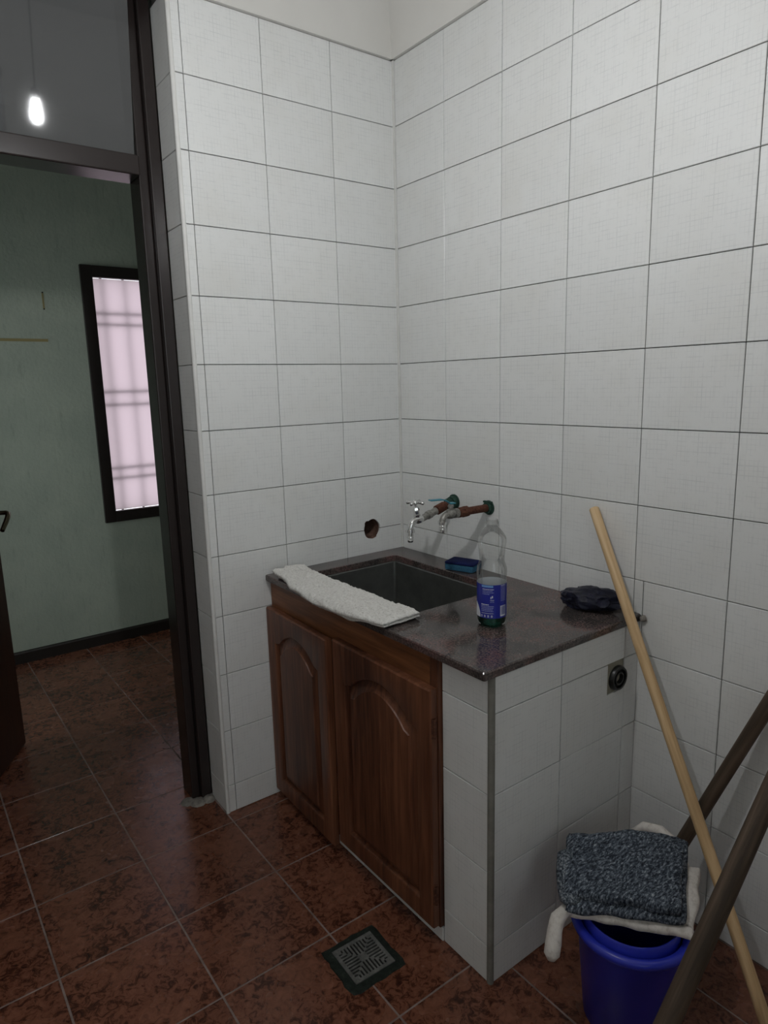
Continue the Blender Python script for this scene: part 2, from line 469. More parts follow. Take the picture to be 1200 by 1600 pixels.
# flat filler ring between the liner and the tile backing
fr = MB(); sq = []
for j in range(n):
    a = 2 * PI * j / n; q = .0462 / max(abs(math.cos(a)), abs(math.sin(a)))
    sq.append((HC.x + q * math.cos(a), .0075, HC.z + q * math.sin(a)))
fr.rings([[(x, .0075, z) for x, y, z in rings[0]], sq], cap=False)
build('hole_mortar', fr, HOLE, wall_back)
# white rounded edge profile on the corner of the doorway
ep = MB(); ep.tube([(DX1 + .0045, .0045, z) for z in (0, .6, 1.2, 1.8, 2.505)], .0072, 14)
struct('trim_1', ep, EDGE_PVC, None, 50)

# ------------------------------------------------------------------ right wall
wr = MB(); wr.box(.007, .12, -3.2, .007, 0, 2.72)
wall_right = struct('wall_right', wr, GROUT)
YJ = [0, -.2566, -.5067, -.7534, -1.0009, -1.2483] + [-1.2483 - .2474 * k for k in range(1, 8)]
for r in range(len(ROWS) - 1):
    z0, z1 = ROWS[r], ROWS[r + 1]
    js = list(YJ)
    if r <= 3: js = [CY1 + .0045] + [y for y in YJ if y < CY1]
    elif r == 4: js = sorted(YJ + [-1.028], reverse=True)
    for a, b in zip(js[:-1], js[1:]):
        a2 = a - .008 if a == 0 else a
        tile(wall_right, Vector((0, (a2 + b) / 2, (z0 + z1) / 2)), a2 - b, z1 - z0, R_RIGHT)
ep = MB(); ep.box(-.0045, .002, -.0085, .004, TOPZ, 2.505)
struct('trim_2', ep, EDGE_PVC)

# plaster cove above the tiles, ceiling
for nm, pts in (('trim_3', 'x'), ('trim_4', 'y')):
    prof = [(.03, 2.506), (-.010, 2.506), (-.012, 2.512)]
    for k in range(11):
        a = PI / 2 * k / 10
        prof.append((-.014 - .17 * (1 - math.cos(a)), 2.52 + .17 * math.sin(a)))
    prof += [(-.19, 2.72), (.03, 2.72)]
    cv = MB()
    if pts == 'x': cv.rings([[(x, y, z) for y, z in prof] for x in (-2.6, .01)])
    else: cv.rings([[(x, y, z) for x, z in prof] for y in (.02, -3.2)])
    struct(nm, cv, PLASTER, None, 40)
ce = MB(); ce.box(-2.72, .12, -3.32, .13, 2.69, 2.80); struct('ceiling', ce, PLASTER)

# ------------------------------------------------------------------ the rest of the kitchen shell (beside and behind the viewpoint)
wl = MB(); wl.box(-2.72, -2.6, -3.2, .13, 0, 2.72); struct('wall_left', wl, PLASTER)
K0, K1, KZ0, KZ1 = -2.35, -1.15, 1.05, 2.30
wf = MB(); wf.box(-2.72, K0, -3.32, -3.2, 0, 2.72); wf.box(K1, .12, -3.32, -3.2, 0, 2.72); wf.box(K0, K1, -3.32, -3.2, 0, KZ0); wf.box(K0, K1, -3.32, -3.2, KZ1, 2.72)
struct('wall_front', wf, PLASTER)


def window_unit(name, fx, a0, a1, z0, z1, wid, dep, pane_mat, axis='y', pane_off=0.0, mull=True):
    """frame in the plane axis=fx, spanning a0..a1"""
    mb = MB()
    def bx(u0, u1, w0, w1, d0=fx - dep / 2, d1=fx + dep / 2):
        if axis == 'y': mb.box(u0, u1, d0, d1, w0, w1)
        else: mb.box(d0, d1, u0, u1, w0, w1)
    bx(a0, a0 + wid, z0, z1); bx(a1 - wid, a1, z0, z1); bx(a0 + wid, a1 - wid, z0, z0 + wid); bx(a0 + wid, a1 - wid, z1 - wid, z1)
    fr_ = struct(name, mb, FRAME, None, None, .003)
    pn = MB(); e = .004
    p0, p1 = fx + pane_off - .0025, fx + pane_off + .0025
    if axis == 'y': pn.box(a0 + wid - e, a1 - wid + e, p0, p1, z0 + wid - e, z1 - wid + e)
    else: pn.box(p0, p1, a0 + wid - e, a1 - wid + e, z0 + wid - e, z1 - wid + e)
    build('pane', pn, pane_mat, fr_)
    return fr_


window_unit('window_2', -3.24, K0, K1, KZ0, KZ1, .05, .06, WINGLASS)
portal('window_portal', ((K0 + K1) / 2, -3.27, (KZ0 + KZ1) / 2), (PI / 2, 0, 0), K1 - K0, KZ1 - KZ0)

# ------------------------------------------------------------------ green room beyond the doorway
YF = 1.93
wp = MB(); wp.box(DX1 + .02, .40, .131, .25, 0, 2.80); wp.box(-2.72, DX0 - .02, .131, .25, 0, 2.80); wp.box(DX0 - .02, DX1 + .02, .131, .25, 2.60, 2.80)
struct('wall_partition', wp, GREEN)
GX0, GX1, GZ0, GZ1 = -.575, .155, .735, 2.052
wg = MB(); wg.box(-2.72, GX0, YF, 2.05, 0, 2.80); wg.box(GX1, .40, YF, 2.05, 0, 2.80); wg.box(GX0, GX1, YF, 2.05, 0, GZ0); wg.box(GX0, GX1, YF, 2.05, GZ1, 2.80)
wall_far = struct('wall_far', wg, GREEN)
q = MB(); q.box(.345, .40, .25, YF, 0, 2.80); struct('wall_far_right', q, GREEN)
L0, L1, LZ0, LZ1 = .42, 1.85, .30, 1.95
q = MB(); q.box(-2.72, -2.6, .25, L0, 0, 2.8); q.box(-2.72, -2.6, L1, 2.05, 0, 2.8); q.box(-2.72, -2.6, L0, L1, 0, LZ0); q.box(-2.72, -2.6, L0, L1, LZ1, 2.8)
struct('wall_far_left', q, GREEN)
q = MB(); q.box(-2.72, .40, .13, 2.05, 2.80, 2.88); struct('ceiling_far', q, PLASTER)
window_unit('window_3', -2.64, L0, L1, LZ0, LZ1, .05, .06, WINGLASS, 'x')
portal('window_portal', (-2.67, (L0 + L1) / 2, (LZ0 + LZ1) / 2), (0, -PI / 2, 0), LZ1 - LZ0, L1 - L0)
q = MB(); q.rings([[(x, y, z) for y, z in ((YF, 0), (YF - .014, 0), (YF - .014, .056), (YF - .009, .064), (YF, .066))] for x in (-2.6, .345)]); struct('baseboard_far', q, BASEWOOD)

portal('window_portal', (-.21, 2.10, 1.39), (PI / 2, 0, PI), .75, 1.33)
# the window with its frosted pane and the grille outside it
win = window_unit('window_1', YF - .002, -.610, .190, .700, 2.086, .061, .034, FROST, 'y', .052)
q = MB()
for x0, x1, z0, z1 in ((GX0, -.566, GZ0, GZ1), (.146, GX1, GZ0, GZ1)): q.box(x0, x1, YF + .016, 2.05, z0, z1)
build('reveal', q, MORTAR, win)
for z in (1.846, 1.788, 1.424, 1.352, .996, .938):
    b_ = MB(); b_.tube([(GX0, YF + .0615, z), (GX1, YF + .0615, z)], .0055, 10); build('grille_bar', b_, FRAME, win, 60)
for k in range(6):
    x = -.487 + .119 * k; b_ = MB(); b_.tube([(x, YF + .074, GZ0), (x, YF + .074, GZ1)], .0065, 10); build('grille_bar', b_, FRAME, win, 60)
# traces on the green wall
q = MB(); q.box(-1.30, -.797, YF - .003, YF, 1.688, 1.702); o = build('glue_strip', q, GLUE, wall_far); o['label'] = 'yellowed strip of old glue'
q = MB(); q.box(-.803, -.795, YF - .002, YF, 1.85, 1.934); build('glue_mark', q, GLUE, wall_far)
for z in (1.934, 1.852):
    q = MB(); q.axis((-.799, YF, z), (-.799, YF - .006, z), [(0, .004), (1, .0035)], 8); build('nail', q, SCREW, wall_far)

# ------------------------------------------------------------------ door frame with transom, hung in the doorway
dfr = MB()
FY0, FY1 = .130, .245
for s, xo, xi in ((1, DX1, -.846), (-1, DX0, -1.630)):
    dfr.box(min(xo, xo - s * .036), max(xo, xo - s * .036), FY0, FY1, 0, 2.60)
    dfr.box(min(xo - s * .036, xi), max(xo - s * .036, xi), FY0 + .022, FY1 - .004, 0, 2.60)
dfr.box(DX0, DX1, FY0, FY1, 2.56, 2.60)
door_1 = struct('door_1', dfr, FRAME, None, None, .004)
q = MB(); q.box(-1.63, -.846, FY0 + .004, FY1 - .006, 2.050, 2.106); q.box(-1.63, -.846, FY0 + .03, FY1 - .02, 2.106, 2.114)
build('transom_bar', q, FRAME, door_1, None, None, .004)
# pane: leans a little into the kitchen, as loose in its rebate
q = MB(); q.box(-.392, .392, -.0025, .0025, 0, .46)
pane = obj('transom_pane', q.mesh('transom_pane', TRANSOM), door_1)
pane.location = (-1.238, .205, 2.112); pane.rotation_euler = (math.radians(10.4), 0, math.radians(-4.6))
q = MB()
for k, (a, r_, h_) in enumerate(((0, .03, .010), (1, .024, .014), (2, .028, .007), (3, .02, .012))):
    q.lathe([(r_, 0), (r_ * .9, h_ * .5), (r_ * .5, h_), (.001, h_ * 1.05)], ((-.835, -.80, -.862, -.79)[k], (.126, .118, .15, .135)[k], 0), 9)
build('mortar_lump', q, CEMENT, door_1, 60)

# door leaf standing open into the green room
HG = Vector((-1.628, .262, 0)); FE = Vector((-1.244, .963, 0)); dirv = (FE - HG).normalized(); LEN = (FE - HG).length
leaf = thing('wooden_door', 'dark red wooden door standing open in the green room', 'door', (HG.x, HG.y, .008))
leaf.rotation_euler = (0, 0, math.atan2(dirv.y, dirv.x))
q = MB(); q.box(0, LEN, 0, .038, 0, 2.03)
build('panel', q, LEAFWOOD, leaf, None, None, .003)
hx = LEN - .030; hz = .972
q = MB(); q.axis((hx, 0, hz), (hx, -.006, hz), [(0, .022), (.6, .022), (1, .018)], 16)
rose = build('handle_rose', q, BRASS, leaf, 40)
q = MB(); q.tube([(hx, -.004, hz), (hx, -.035, hz), (hx, -.052, hz), (hx - .004, -.059, hz - .003), (hx - .014, -.062, hz - .012), (hx - .035, -.062, hz - .028), (hx - .075, -.060, hz - .056)], [.0085, .0085, .009, .0095, .0095, .0095, .008], 12)
build('lever', q, BRASS, rose, 60)
for z in (.25, 1.0, 1.8):
    q = MB(); q.axis((-.004, -.004, z), (-.004, -.004, z + .08), [(0, .006), (1, .006)], 10); build('hinge', q, BRASS, leaf, 40)

# ------------------------------------------------------------------ counter: tiled masonry base
base = thing('tiled_counter_base', 'white tiled masonry pier and end panel under the granite worktop', 'counter', (CX / 2, CY1 / 2, 0))
bo = Vector((CX / 2, CY1 / 2, 0))


def base_child(name, mb, m, smooth=None, bevel=0.0, parent=None):
    mb.v = [(x - bo.x, y - bo.y, z - bo.z) for x, y, z in mb.v]
    return build(name, mb, m, parent or base, smooth, None, bevel)


PY = -.857           # pier runs from here to the end panel
q = MB(); q.box(CX + .008, -.002, CY1 + .008, CY1 + .075, 0, TOPZ - .0225); q.box(CX + .008, CX + .12, CY1 + .008, PY - .004, 0, TOPZ - .0225)
q.box(CX + .008, CX + .07, PY - .004, -.004, 0, .040)
base_child('masonry', q, GROUT)
ZR = [0.0, .099, .299, .499, .699, TOPZ - .0225]
XE = [CX, -.3188, -.0608, -.001]


def btile(c, w, h, R):
    o = tile(base, Vector(c) - bo, w, h, R)
    return o


VX0, VX1, VZ0, VZ1 = -.134, -.0608, .614, .699
for r in range(5):
    z0, z1 = ZR[r], ZR[r + 1]
    for c in range(3):
        x0, x1 = XE[c] + (.009 if c == 0 else 0), XE[c + 1]
        if c == 1 and r == 3:      # a corner of this tile is cut away round the overflow outlet
            g = GAP / 2; L = [(x0 + g, z0 + g), (x1 - g, z0 + g), (x1 - g, VZ0), (VX0, VZ0), (VX0, z1 - g), (x0 + g, z1 - g)]
            c_ = Vector(((x0 + x1) / 2, CY1, (z0 + z1) / 2)); lt = MB()
            lt.add([(x - c_.x, z - c_.z, d) for d in (0, -.008) for x, z in L], [(0, 1, 2, 3), (0, 3, 4, 5)] + [(i, (i + 1) % 6, 6 + (i + 1) % 6, 6 + i) for i in range(6)])
            o = obj('wall_tile', lt.mesh('wall_tile', TILE)); o.matrix_world = Matrix.Translation(c_ - bo) @ R_BACK; o.parent = base
            continue
        btile(((x0 + x1) / 2, CY1, (z0 + z1) / 2), x1 - x0, z1 - z0, R_BACK)
    btile((CX, (CY1 - .0 + PY) / 2 - .0 + .0045, (z0 + z1) / 2), PY - CY1 - .009, z1 - z0, R_RIGHT)
for a, b in ((PY, -.751), (-.751, -.501), (-.501, -.252), (-.252, -.004)):
    btile((CX - .004, (a + b) / 2, .0205), b - a, .041, R_RIGHT)
q = MB(); q.box(VX0, VX1, CY1 + .004, CY1 + .012, VZ0, VZ1); base_child('outlet_mortar', q, MORTAR)
VC = (-.0885, .651)
q = MB(); q.axis((VC[0], CY1 + .006, VC[1]), (VC[0], CY1 - .008, VC[1]), [(0, .034), (.6, .034), (1, .031), (1, .026), (.35, .025), (.35, .019), (.9, .018), (.9, .014), (.1, .013)], 28)
o = base_child('outlet_pipe', q, BLACKPL, 40); o['label'] = 'black round pipe outlet in a mortar patch'
q = MB(); q.tube([(CX + .0055, CY1 + .0055, z) for z in (0, .3, .6, TOPZ - .0225)], .0085, 14); base_child('edge_profile', q, EDGE_GREY, 50)

# ------------------------------------------------------------------ granite worktop with sink cut-out
SX0, SX1, SY0, SY1 = -.468, -.104, -.628, -.087     # opening
TX0, TX1, TY0, TY1 = -.590, -.001, -1.028, -.002
TH = .021


def rrect(x0, x1, y0, y1, r, n=5):
    pts = []
    for cx, cy, a0 in ((x1 - r, y1 - r, 0), (x0 + r, y1 - r, PI / 2), (x0 + r, y0 + r, PI), (x1 - r, y0 + r, 1.5 * PI)):
        for k in range(n): a = a0 + PI / 2 * k / (n - 1); pts.append((cx + r * math.cos(a), cy + r * math.sin(a)))
    return pts


def ring_pts(p, z): return [(x, y, z) for x, y in p]


inn = rrect(SX0, SX1, SY0, SY1, .014); out = rrect(TX0, TX1, TY0, TY1, .006); outc = rrect(TX0 + .003, TX1 - .003, TY0 + .003, TY1 - .003, .004)
outl = rrect(TX0 + .003, TX1 - .003, TY0 + .003, TY1 - .003, .004)
top = MB()
top.rings([ring_pts(inn, TOPZ - TH), ring_pts(inn, TOPZ - .002), ring_pts(rrect(SX0 - .002, SX1 + .002, SY0 - .002, SY1 + .002, .015), TOPZ), ring_pts(outc, TOPZ), ring_pts(out, TOPZ - .003),
           ring_pts(out, TOPZ - TH + .002), ring_pts(outl, TOPZ - TH)], closed=True)
wt = build('worktop', top, GRANITE, None, None, (-.29, -.5, TOPZ - TH))
tag(wt, 'polished brown granite worktop with a rectangular sink cut-out', 'worktop')
q = MB(); q.axis((-.012, -1.030, TOPZ - .012), (-.0005, -1.040, TOPZ - .010), [(0, .006), (.3, .0085), (.7, .0095), (1, .0085)], 9)
o = build('mortar_patch', q, CEMENT, wt, 60); o.location = (.29, .5, -(TOPZ - TH)); o['label'] = 'crumbling cement where the slab meets the wall'

# sink: dull steel basin
sk = thing('sink_basin', 'dull grey steel sink basin set below the granite cut-out', 'sink', (-.286, -.3575, TOPZ - TH - .001))
so_ = Vector((-.286, -.3575, TOPZ - TH - .001)); D = .20
def sr(e, z, r): return [(x - so_.x, y - so_.y, z) for x, y in rrect(SX0 - e, SX1 + e, SY0 - e, SY1 + e, r)]
q = MB()
q.rings([sr(.022, -.0005, .03), sr(-.0005, -.0005, .010), sr(-.003, -.003, .009), sr(-.006, -.05, .009), sr(-.009, -D + .02, .010), sr(-.018, -D + .004, .02), sr(-.04, -D, .03), sr(-.15, -D - .004, .02)], cap=False)
q.add(sr(-.15, -D - .004, .02), [tuple(range(20))])
build('bowl', q, STEEL, sk, 35)
q = MB(); q.lathe([(.034, -D - .001), (.034, -D + .001), (.028, -D + .002), (.022, -D - .001), (.02, -D - .003), (.001, -D - .003)], (0, 0, 0), 24)
build('waste', q, CHROME, sk, 40)

# ------------------------------------------------------------------ wooden cabinet front
cab = thing('sink_cabinet', 'reddish wooden sink cabinet with two arched panel doors', 'cabinet', (CX, PY / 2, 0))
co = Vector((CX, PY / 2, 0)); FX = -.572     # face of the carcass frame


def cbox(name, m, *b, bevel=.002):
    q = MB(); q.box(*b); q.v = [(x - co.x, y - co.y, z) for x, y, z in q.v]
    return build(name, q, m, cab, None, None, bevel)


cbox('top_rail', RAILWOOD, FX, FX + .022, PY + .030, -.004, .688, TOPZ - TH - .001)
cbox('stile', DOORWOOD, FX, FX + .022, PY + .001, PY + .030, .045, TOPZ - TH - .001)
cbox('stile', DOORWOOD, FX, FX + .022, -.030, -.003, .045, .688)
cbox('stile', DOORWOOD, FX, FX + .022, -.423, -.385, .045, .688)
cbox('bottom_rail', DOORWOOD, FX, FX + .022, -.385, -.030, .042, .070)
cbox('bottom_rail', DOORWOOD, FX, FX + .022, PY + .030, -.423, .042, .070)


def cathedral(w, h, inset_l, inset_r, bot, sh, peak, off, n=13):
    """closed outline of an arched panel in (a, z); off shrinks it"""
    l, r = inset_l + off, w - inset_r - off; b = bot + off
    notch = (w - inset_l - inset_r) * .10 - off * .35
    s_, p_ = sh - off, peak - off
    pts = [(l, b), ((l + r) / 2, b), (r, b), (r, (b + s_) / 2), (r, s_)]
    al, ar = r - notch, l + notch
    for k in range(n):
        t = k / (n - 1); a = al + (ar - al) * t
        pts.append((a, s_ + .008 + (p_ - s_ - .008) * math.sin(PI * t) ** .8))
    pts += [(l, s_), (l, (b + s_) / 2)]
    return pts


def cab_door(w, h, label, sh, peak):
    """local: x = out of the cabinet is -x, y runs along the front, z up; origin low corner"""
    t = .022; q = MB()
    o0 = cathedral(w, h, .050, .052, .052, sh, peak, 0)
    N = len(o0); cx, cz = w / 2, h / 2
    border = []
    for i, (a, z) in enumerate(o0):
        if i == 0: border.append((0, 0))
        elif i == 1: border.append((w / 2, 0))
        elif i == 2: border.append((w, 0))
        elif i == 3: border.append((w, h / 2))
        elif i == 4: border.append((w, h))
        elif i == N - 2: border.append((0, h))
        elif i == N - 1: border.append((0, h / 2))
        else: border.append((min(max((a - .05) / (w - .102) * w, .001 * (N - i)), w - .001 * i), h))
    def R(p, x, e=0): return [(x, min(max(a, e), w - e), min(max(z, e), h - e)) for a, z in p]
    back = R(border, 0); 
    loops = [back, R(border, -t + .004), R(border, -t, .004), R(o0, -t), R(cathedral(w, h, .050, .052, .052, sh, peak, .006), -t + .004), R(cathedral(w, h, .050, .052, .052, sh, peak, .009), -t + .014),
             R(cathedral(w, h, .050, .052, .052, sh, peak, .015), -t + .014), R(cathedral(w, h, .050, .052, .052, sh, peak, .036), -t + .0045), R(cathedral(w, h, .050, .052, .052, sh, peak, .0375), -t + .0008)]
    q.rings(loops, cap=False)
    fieldpts = loops[-1]
    cen = (-t + .0008, cx, (fieldpts[0][2] + fieldpts[4][2]) / 2)
    q.add(fieldpts + [cen], [(i, (i + 1) % N, N) for i in range(N)])
    q.add(back, [tuple(range(N))])
    return q


# left door hangs on the wall side and stands a crack open
d1w, d1h = .392, .675
q = cab_door(d1w, d1h, '', .565, .622)
q.v = [(x, -y, z) for x, y, z in q.v]       # runs from the wall towards -y
d1 = build('door', q, DOORWOOD, cab, 35); d1.location = (FX - .001 - co.x, -.004 - co.y, .024); d1.rotation_euler = (0, 0, math.radians(-1.3))
d1['label'] = 'wooden cabinet door beside the wall, slightly ajar'
d2w, d2h = .437, .655
q = cab_door(d2w, d2h, '', .538, .602)
d2 = build('door', q, DOORWOOD, cab, 35); d2.location = (FX - .001 - co.x, PY + .004 - co.y, .052)
d2['label'] = 'wooden cabinet door beside the tiled pier'
for z in (.07, .53):
    q = MB(); q.box(-.019, -.004, -.0035, .0, z, z + .05); q.axis((-.012, -.004, z), (-.012, -.004, z + .05), [(0, .004), (1, .004)], 8)
    build('hinge', q, RUST, d2)

# ------------------------------------------------------------------ taps
def elbow(a, b, c, k=5):
    a, b, c = Vector(a), Vector(b), Vector(c)
    return [a * (1 - t) ** 2 + b * 2 * t * (1 - t) + c * t ** 2 for t in [i / k for i in range(k + 1)]]


ty, tz = -.297, 1.022
tA = thing('cross_handle_tap', 'chrome bib tap with a cross handle on a drooping pipe', 'tap', (0, ty, tz))
q = MB(); q.axis((.004, 0, 0), (-.018, 0, -.002), [(0, .026), (.3, .027), (.32, .022), (1, .021)], 20); q.axis((-.018, 0, -.002), (-.036, 0, -.006), [(0, .019), (.5, .021), (1, .017)], 8)
build('wall_fitting', q, VERDIGRIS, tA, 40)
def pa(x): return -.006 - (-x - .036) * .30
q = MB(); q.axis((-.034, 0, -.005), (-.084, 0, pa(-.084)), [(0, .012), (.25, .0135), (.3, .0165), (.95, .017), (1, .013)], 14); build('coupling', q, RUST, tA, 40)
q = MB(); q.axis((-.080, 0, pa(-.08)), (-.150, 0, pa(-.150)), [(0, .0125), (.4, .012), (.42, .0145), (.62, .0145), (.64, .0115), (1, .0115)], 14); build('pipe', q, DULLMETAL, tA, 40)
q = MB(); q.axis((-.148, 0, pa(-.148)), (-.176, 0, -.040), [(0, .0125), (.3, .0145), (.7, .0145), (1, .012)], 16)
q.tube(elbow((-.168, 0, -.038), (-.196, 0, -.042), (-.198, 0, -.072)), [.012, .0115, .011, .0105, .010, .010], 14)
body = build('body', q, CHROME, tA, 50)
q = MB(); q.axis((-.198, 0, -.068), (-.198, 0, -.112), [(0, .010), (.02, .0155), (.26, .0155), (.28, .0095), (.4, .0095), (.42, .0105), (.52, .0105), (.54, .009), (.64, .0105), (.74, .0105), (.76, .009), (.86, .0105), (1, .0085)], 18); build('nozzle', q, CHROME, tA, 35)
q = MB(); q.axis((-.168, 0, -.034), (-.174, 0, .006), [(0, .0115), (.3, .012), (.32, .0095), (.6, .0095), (.62, .0115), (.8, .0105), (1, .006)], 6); build('bonnet', q, CHROME, tA, 35)
q = MB(); q.axis((-.174, 0, .004), (-.176, 0, .028), [(0, .005), (.35, .005), (.45, .0105), (.8, .0105), (1, .005)], 14)
for a in (25, 115, 205, 295):
    c, s_ = math.cos(math.radians(a)), math.sin(math.radians(a)); h0 = Vector((-.1755, 0, .0195)); d = Vector((c, s_, -.05))
    q.axis(h0, h0 + d * .033, [(0, .005), (.55, .0042), (.7, .006), (.9, .0065), (1, .003)], 10)
build('cross_handle', q, CHROME, tA, 50)

ty2, tz2 = -.463, 1.023
tB = thing('lever_tap', 'worn bib tap with a blue lever on a rusty brown pipe', 'tap', (0, ty2, tz2))
q = MB(); q.axis((.004, 0, 0), (-.014, 0, 0), [(0, .024), (.4, .024), (.45, .0185), (1, .018)], 18); q.box(-.010, -.002, -.018, .018, .016, .022)
build('wall_fitting', q, VERDIGRIS, tB, 40)
q = MB(); q.axis((-.010, 0, 0), (-.105, 0, .001), [(0, .0125), (1, .0125)], 14); build('pipe', q, RUST, tB, 40)
q = MB(); q.axis((-.095, 0, .001), (-.140, 0, .001), [(0, .0125), (.08, .0175), (.5, .018), (.52, .0165), (.95, .0165), (1, .012)], 8); build('coupling', q, RUST, tB, 30)
q = MB(); q.axis((-.136, 0, .001), (-.186, 0, .002), [(0, .0125), (.12, .0155), (.35, .0155), (.38, .012), (.55, .0155), (.8, .0155), (1, .011)], 16)
q.tube(elbow((-.180, 0, .002), (-.203, 0, .001), (-.204, 0, -.020)), [.011, .0105, .010, .0098, .0095, .0095], 14)
build('body', q, DULLMETAL, tB, 45)
q = MB(); q.axis((-.204, 0, -.016), (-.204, 0, -.052), [(0, .0095), (.02, .014), (.3, .014), (.32, .0088), (.45, .0098), (.6, .0098), (.62, .0085), (.75, .0098), (1, .0082)], 16); build('nozzle', q, CHROME, tB, 35)
q = MB(); q.axis((-.168, 0, .012), (-.168, 0, .034), [(0, .008), (.5, .008), (.52, .010), (.8, .010), (1, .006)], 6); build('stem', q, DULLMETAL, tB, 35)
q = MB()
def strip(pts, w, th):
    rings = []
    for x, z in pts: rings.append([(x, -w, z), (x, w, z), (x, w, z + th), (x, -w, z + th)])
    q.rings(rings)
strip([(-.160, .0335), (-.178, .0335), (-.192, .044), (-.205, .048), (-.248, .049)], .0095, .0038)
o = build('lever', q, BLUELEVER, tB, None, None, .001); o.rotation_euler = (0, 0, math.radians(-12)); o.location = (.002, -.035, 0)

# ------------------------------------------------------------------ towel over the front rim
def cloth(name, fn, nu, nv, thick, mats, edge=.10, seed=0, amp=.0, fscale=30, rough_edge=.0):
    """closed soft sheet; fn(u, v) -> middle point; fn2 thickness falls to nothing at the border"""
    top_, bot_ = {}, {}; mb = MB()
    for i in range(nu + 1):
        for j in range(nv + 1):
            u, v = i / nu, j / nv
            p = Vector(fn(u, v)); e = 1e-3
            du = Vector(fn(min(u + e, 1), v)) - Vector(fn(max(u - e, 0), v)); dv = Vector(fn(u, min(v + e, 1))) - Vector(fn(u, max(v - e, 0)))
            nn = du.cross(dv); nn = nn.normalized() if nn.length > 1e-12 else Vector((0, 0, 1))
            if nn.z < 0 and abs(nn.z) > .2: nn = -nn
            d = min(u, 1 - u, v * nv / nu if nv > nu else v, 1 - v)
            d = min(min(u, 1 - u) , min(v, 1 - v))
            k = min(d / edge, 1.0); h = thick * math.sqrt(max(0, 1 - (1 - k) ** 2)) * .5
            w = amp * noise.fractal(p * fscale + Vector((seed, 0, 0)), 1.0, 2.0, 3)
            border = i in (0, nu) or j in (0, nv)
            top_[i, j] = p + nn * (h + (w if not border else w * .5)); bot_[i, j] = top_[i, j] if border else p - nn * h
    idx = {}
    def vid(key, p):
        if key not in idx: idx[key] = len(mb.v); mb.v.append(tuple(p))
        return idx[key]
    def K(side, i, j): return ('e', i, j) if (i in (0, nu) or j in (0, nv)) else (side, i, j)
    for side, D_ in (('t', top_), ('b', bot_)):
        for i in range(nu):
            for j in range(nv):
                f = [vid(K(side, a, b), D_[a, b]) for a, b in ((i, j), (i + 1, j), (i + 1, j + 1), (i, j + 1))]
                mb.f.append(tuple(f)); mb.m.append(0)
    return mb


def pl(xs, t):
    """piecewise linear / smooth lookup over [(t, value)]"""
    for (a, x), (b, y) in zip(xs[:-1], xs[1:]):
        if t <= b:
            k = (t - a) / (b - a); k = k * k * (3 - 2 * k); return x + (y - x) * k
    return xs[-1][1]


RIMF = TX0          # front edge of the slab


def towel_fn(layer):
    def fn(u, v):
        y = -.042 - .628 * u
        y += .014 * (v - .5) * (1 if u > .5 else -1.5) * abs(u - .5) * 2 - (.018 * v * u)
        xs = pl([(0, -.505), (.05, -.468), (.14, -.476), (.4, -.480), (.7, -.478), (1, -.472)], u)      # sink side
        hang = pl([(0, -.004), (.12, .0), (.3, .026), (.5, .036), (.75, .033), (.92, .018), (1, .010)], u) - .006 * (1 - layer)
        flat = xs - (RIMF - .004)
        L = flat + max(hang, -.03); s_ = v * L
        lift = .0085 + .0085 * layer + .003 * noise.noise(Vector((u * 7, v * 3, layer * 5)))
        if s_ <= flat: p = Vector((xs - s_, y, TOPZ + lift))
        else:
            r = .010 + lift; a = min((s_ - flat) / r, PI / 2); ex = max(0, (s_ - flat) - r * PI / 2)
            p = Vector((RIMF - .004 - r * math.sin(a), y, TOPZ - .010 + r * math.cos(a) - ex))
        p.x += .004 * noise.noise(Vector((u * 9, v * 2, 3 + layer)))
        # bunch at the wall end
        if u < .14: p.z += .010 * (1 - u / .14) * (.6 + noise.noise(Vector((u * 30, v * 8, 1))))
        return p
    return fn


twl = thing('folded_towel', 'white terry towel folded over the front rim of the sink', 'towel', (-.53, -.35, TOPZ))
to_ = Vector((-.53, -.35, TOPZ))
for layer, nm in ((0, 'lower_fold'), (1, 'upper_fold')):
    q = cloth(nm, towel_fn(layer), 110, 34, .0125, TERRY, .06, layer * 9, .0042, 75)
    q.v = [(x - to_.x, y - to_.y, z - to_.z) for x, y, z in q.v]
    build(nm, q, TERRY, twl, 180)

# ------------------------------------------------------------------ sponge
sp = thing('scouring_sponge', 'blue foam sponge with a navy scouring face up', 'sponge', (-.052, -.395, TOPZ + .0005))
sp.rotation_euler = (0, 0, math.radians(19))


def soft_box(w, d, z0, z1, r, wob, seed, nx=16, ny=10):
    q = MB(); pts = rrect(-w / 2, w / 2, -d / 2, d / 2, r, 6); rings = []
    prof = [(-.003, z0), (0, z0 + .002), (0, (z0 + z1) / 2), (0, z1 - .002), (-.002, z1)]
    for e, z in prof:
        rings.append([(x * (1 + 2 * e / w) + wob * noise.noise(Vector((x * 40, y * 40, z * 60 + seed))), y * (1 + 2 * e / d) + wob * noise.noise(Vector((x * 40, y * 40, z * 60 + seed + 5))), z) for x, y in pts])
    q.rings(rings, cap=True); return q


build('foam', soft_box(.070, .105, 0, .021, .006, .0015, 1), SPONGE_BODY, sp, 50)
build('scouring_pad', soft_box(.071, .106, .0212, .0295, .006, .0022, 4), SPONGE_TOP, sp, 50)

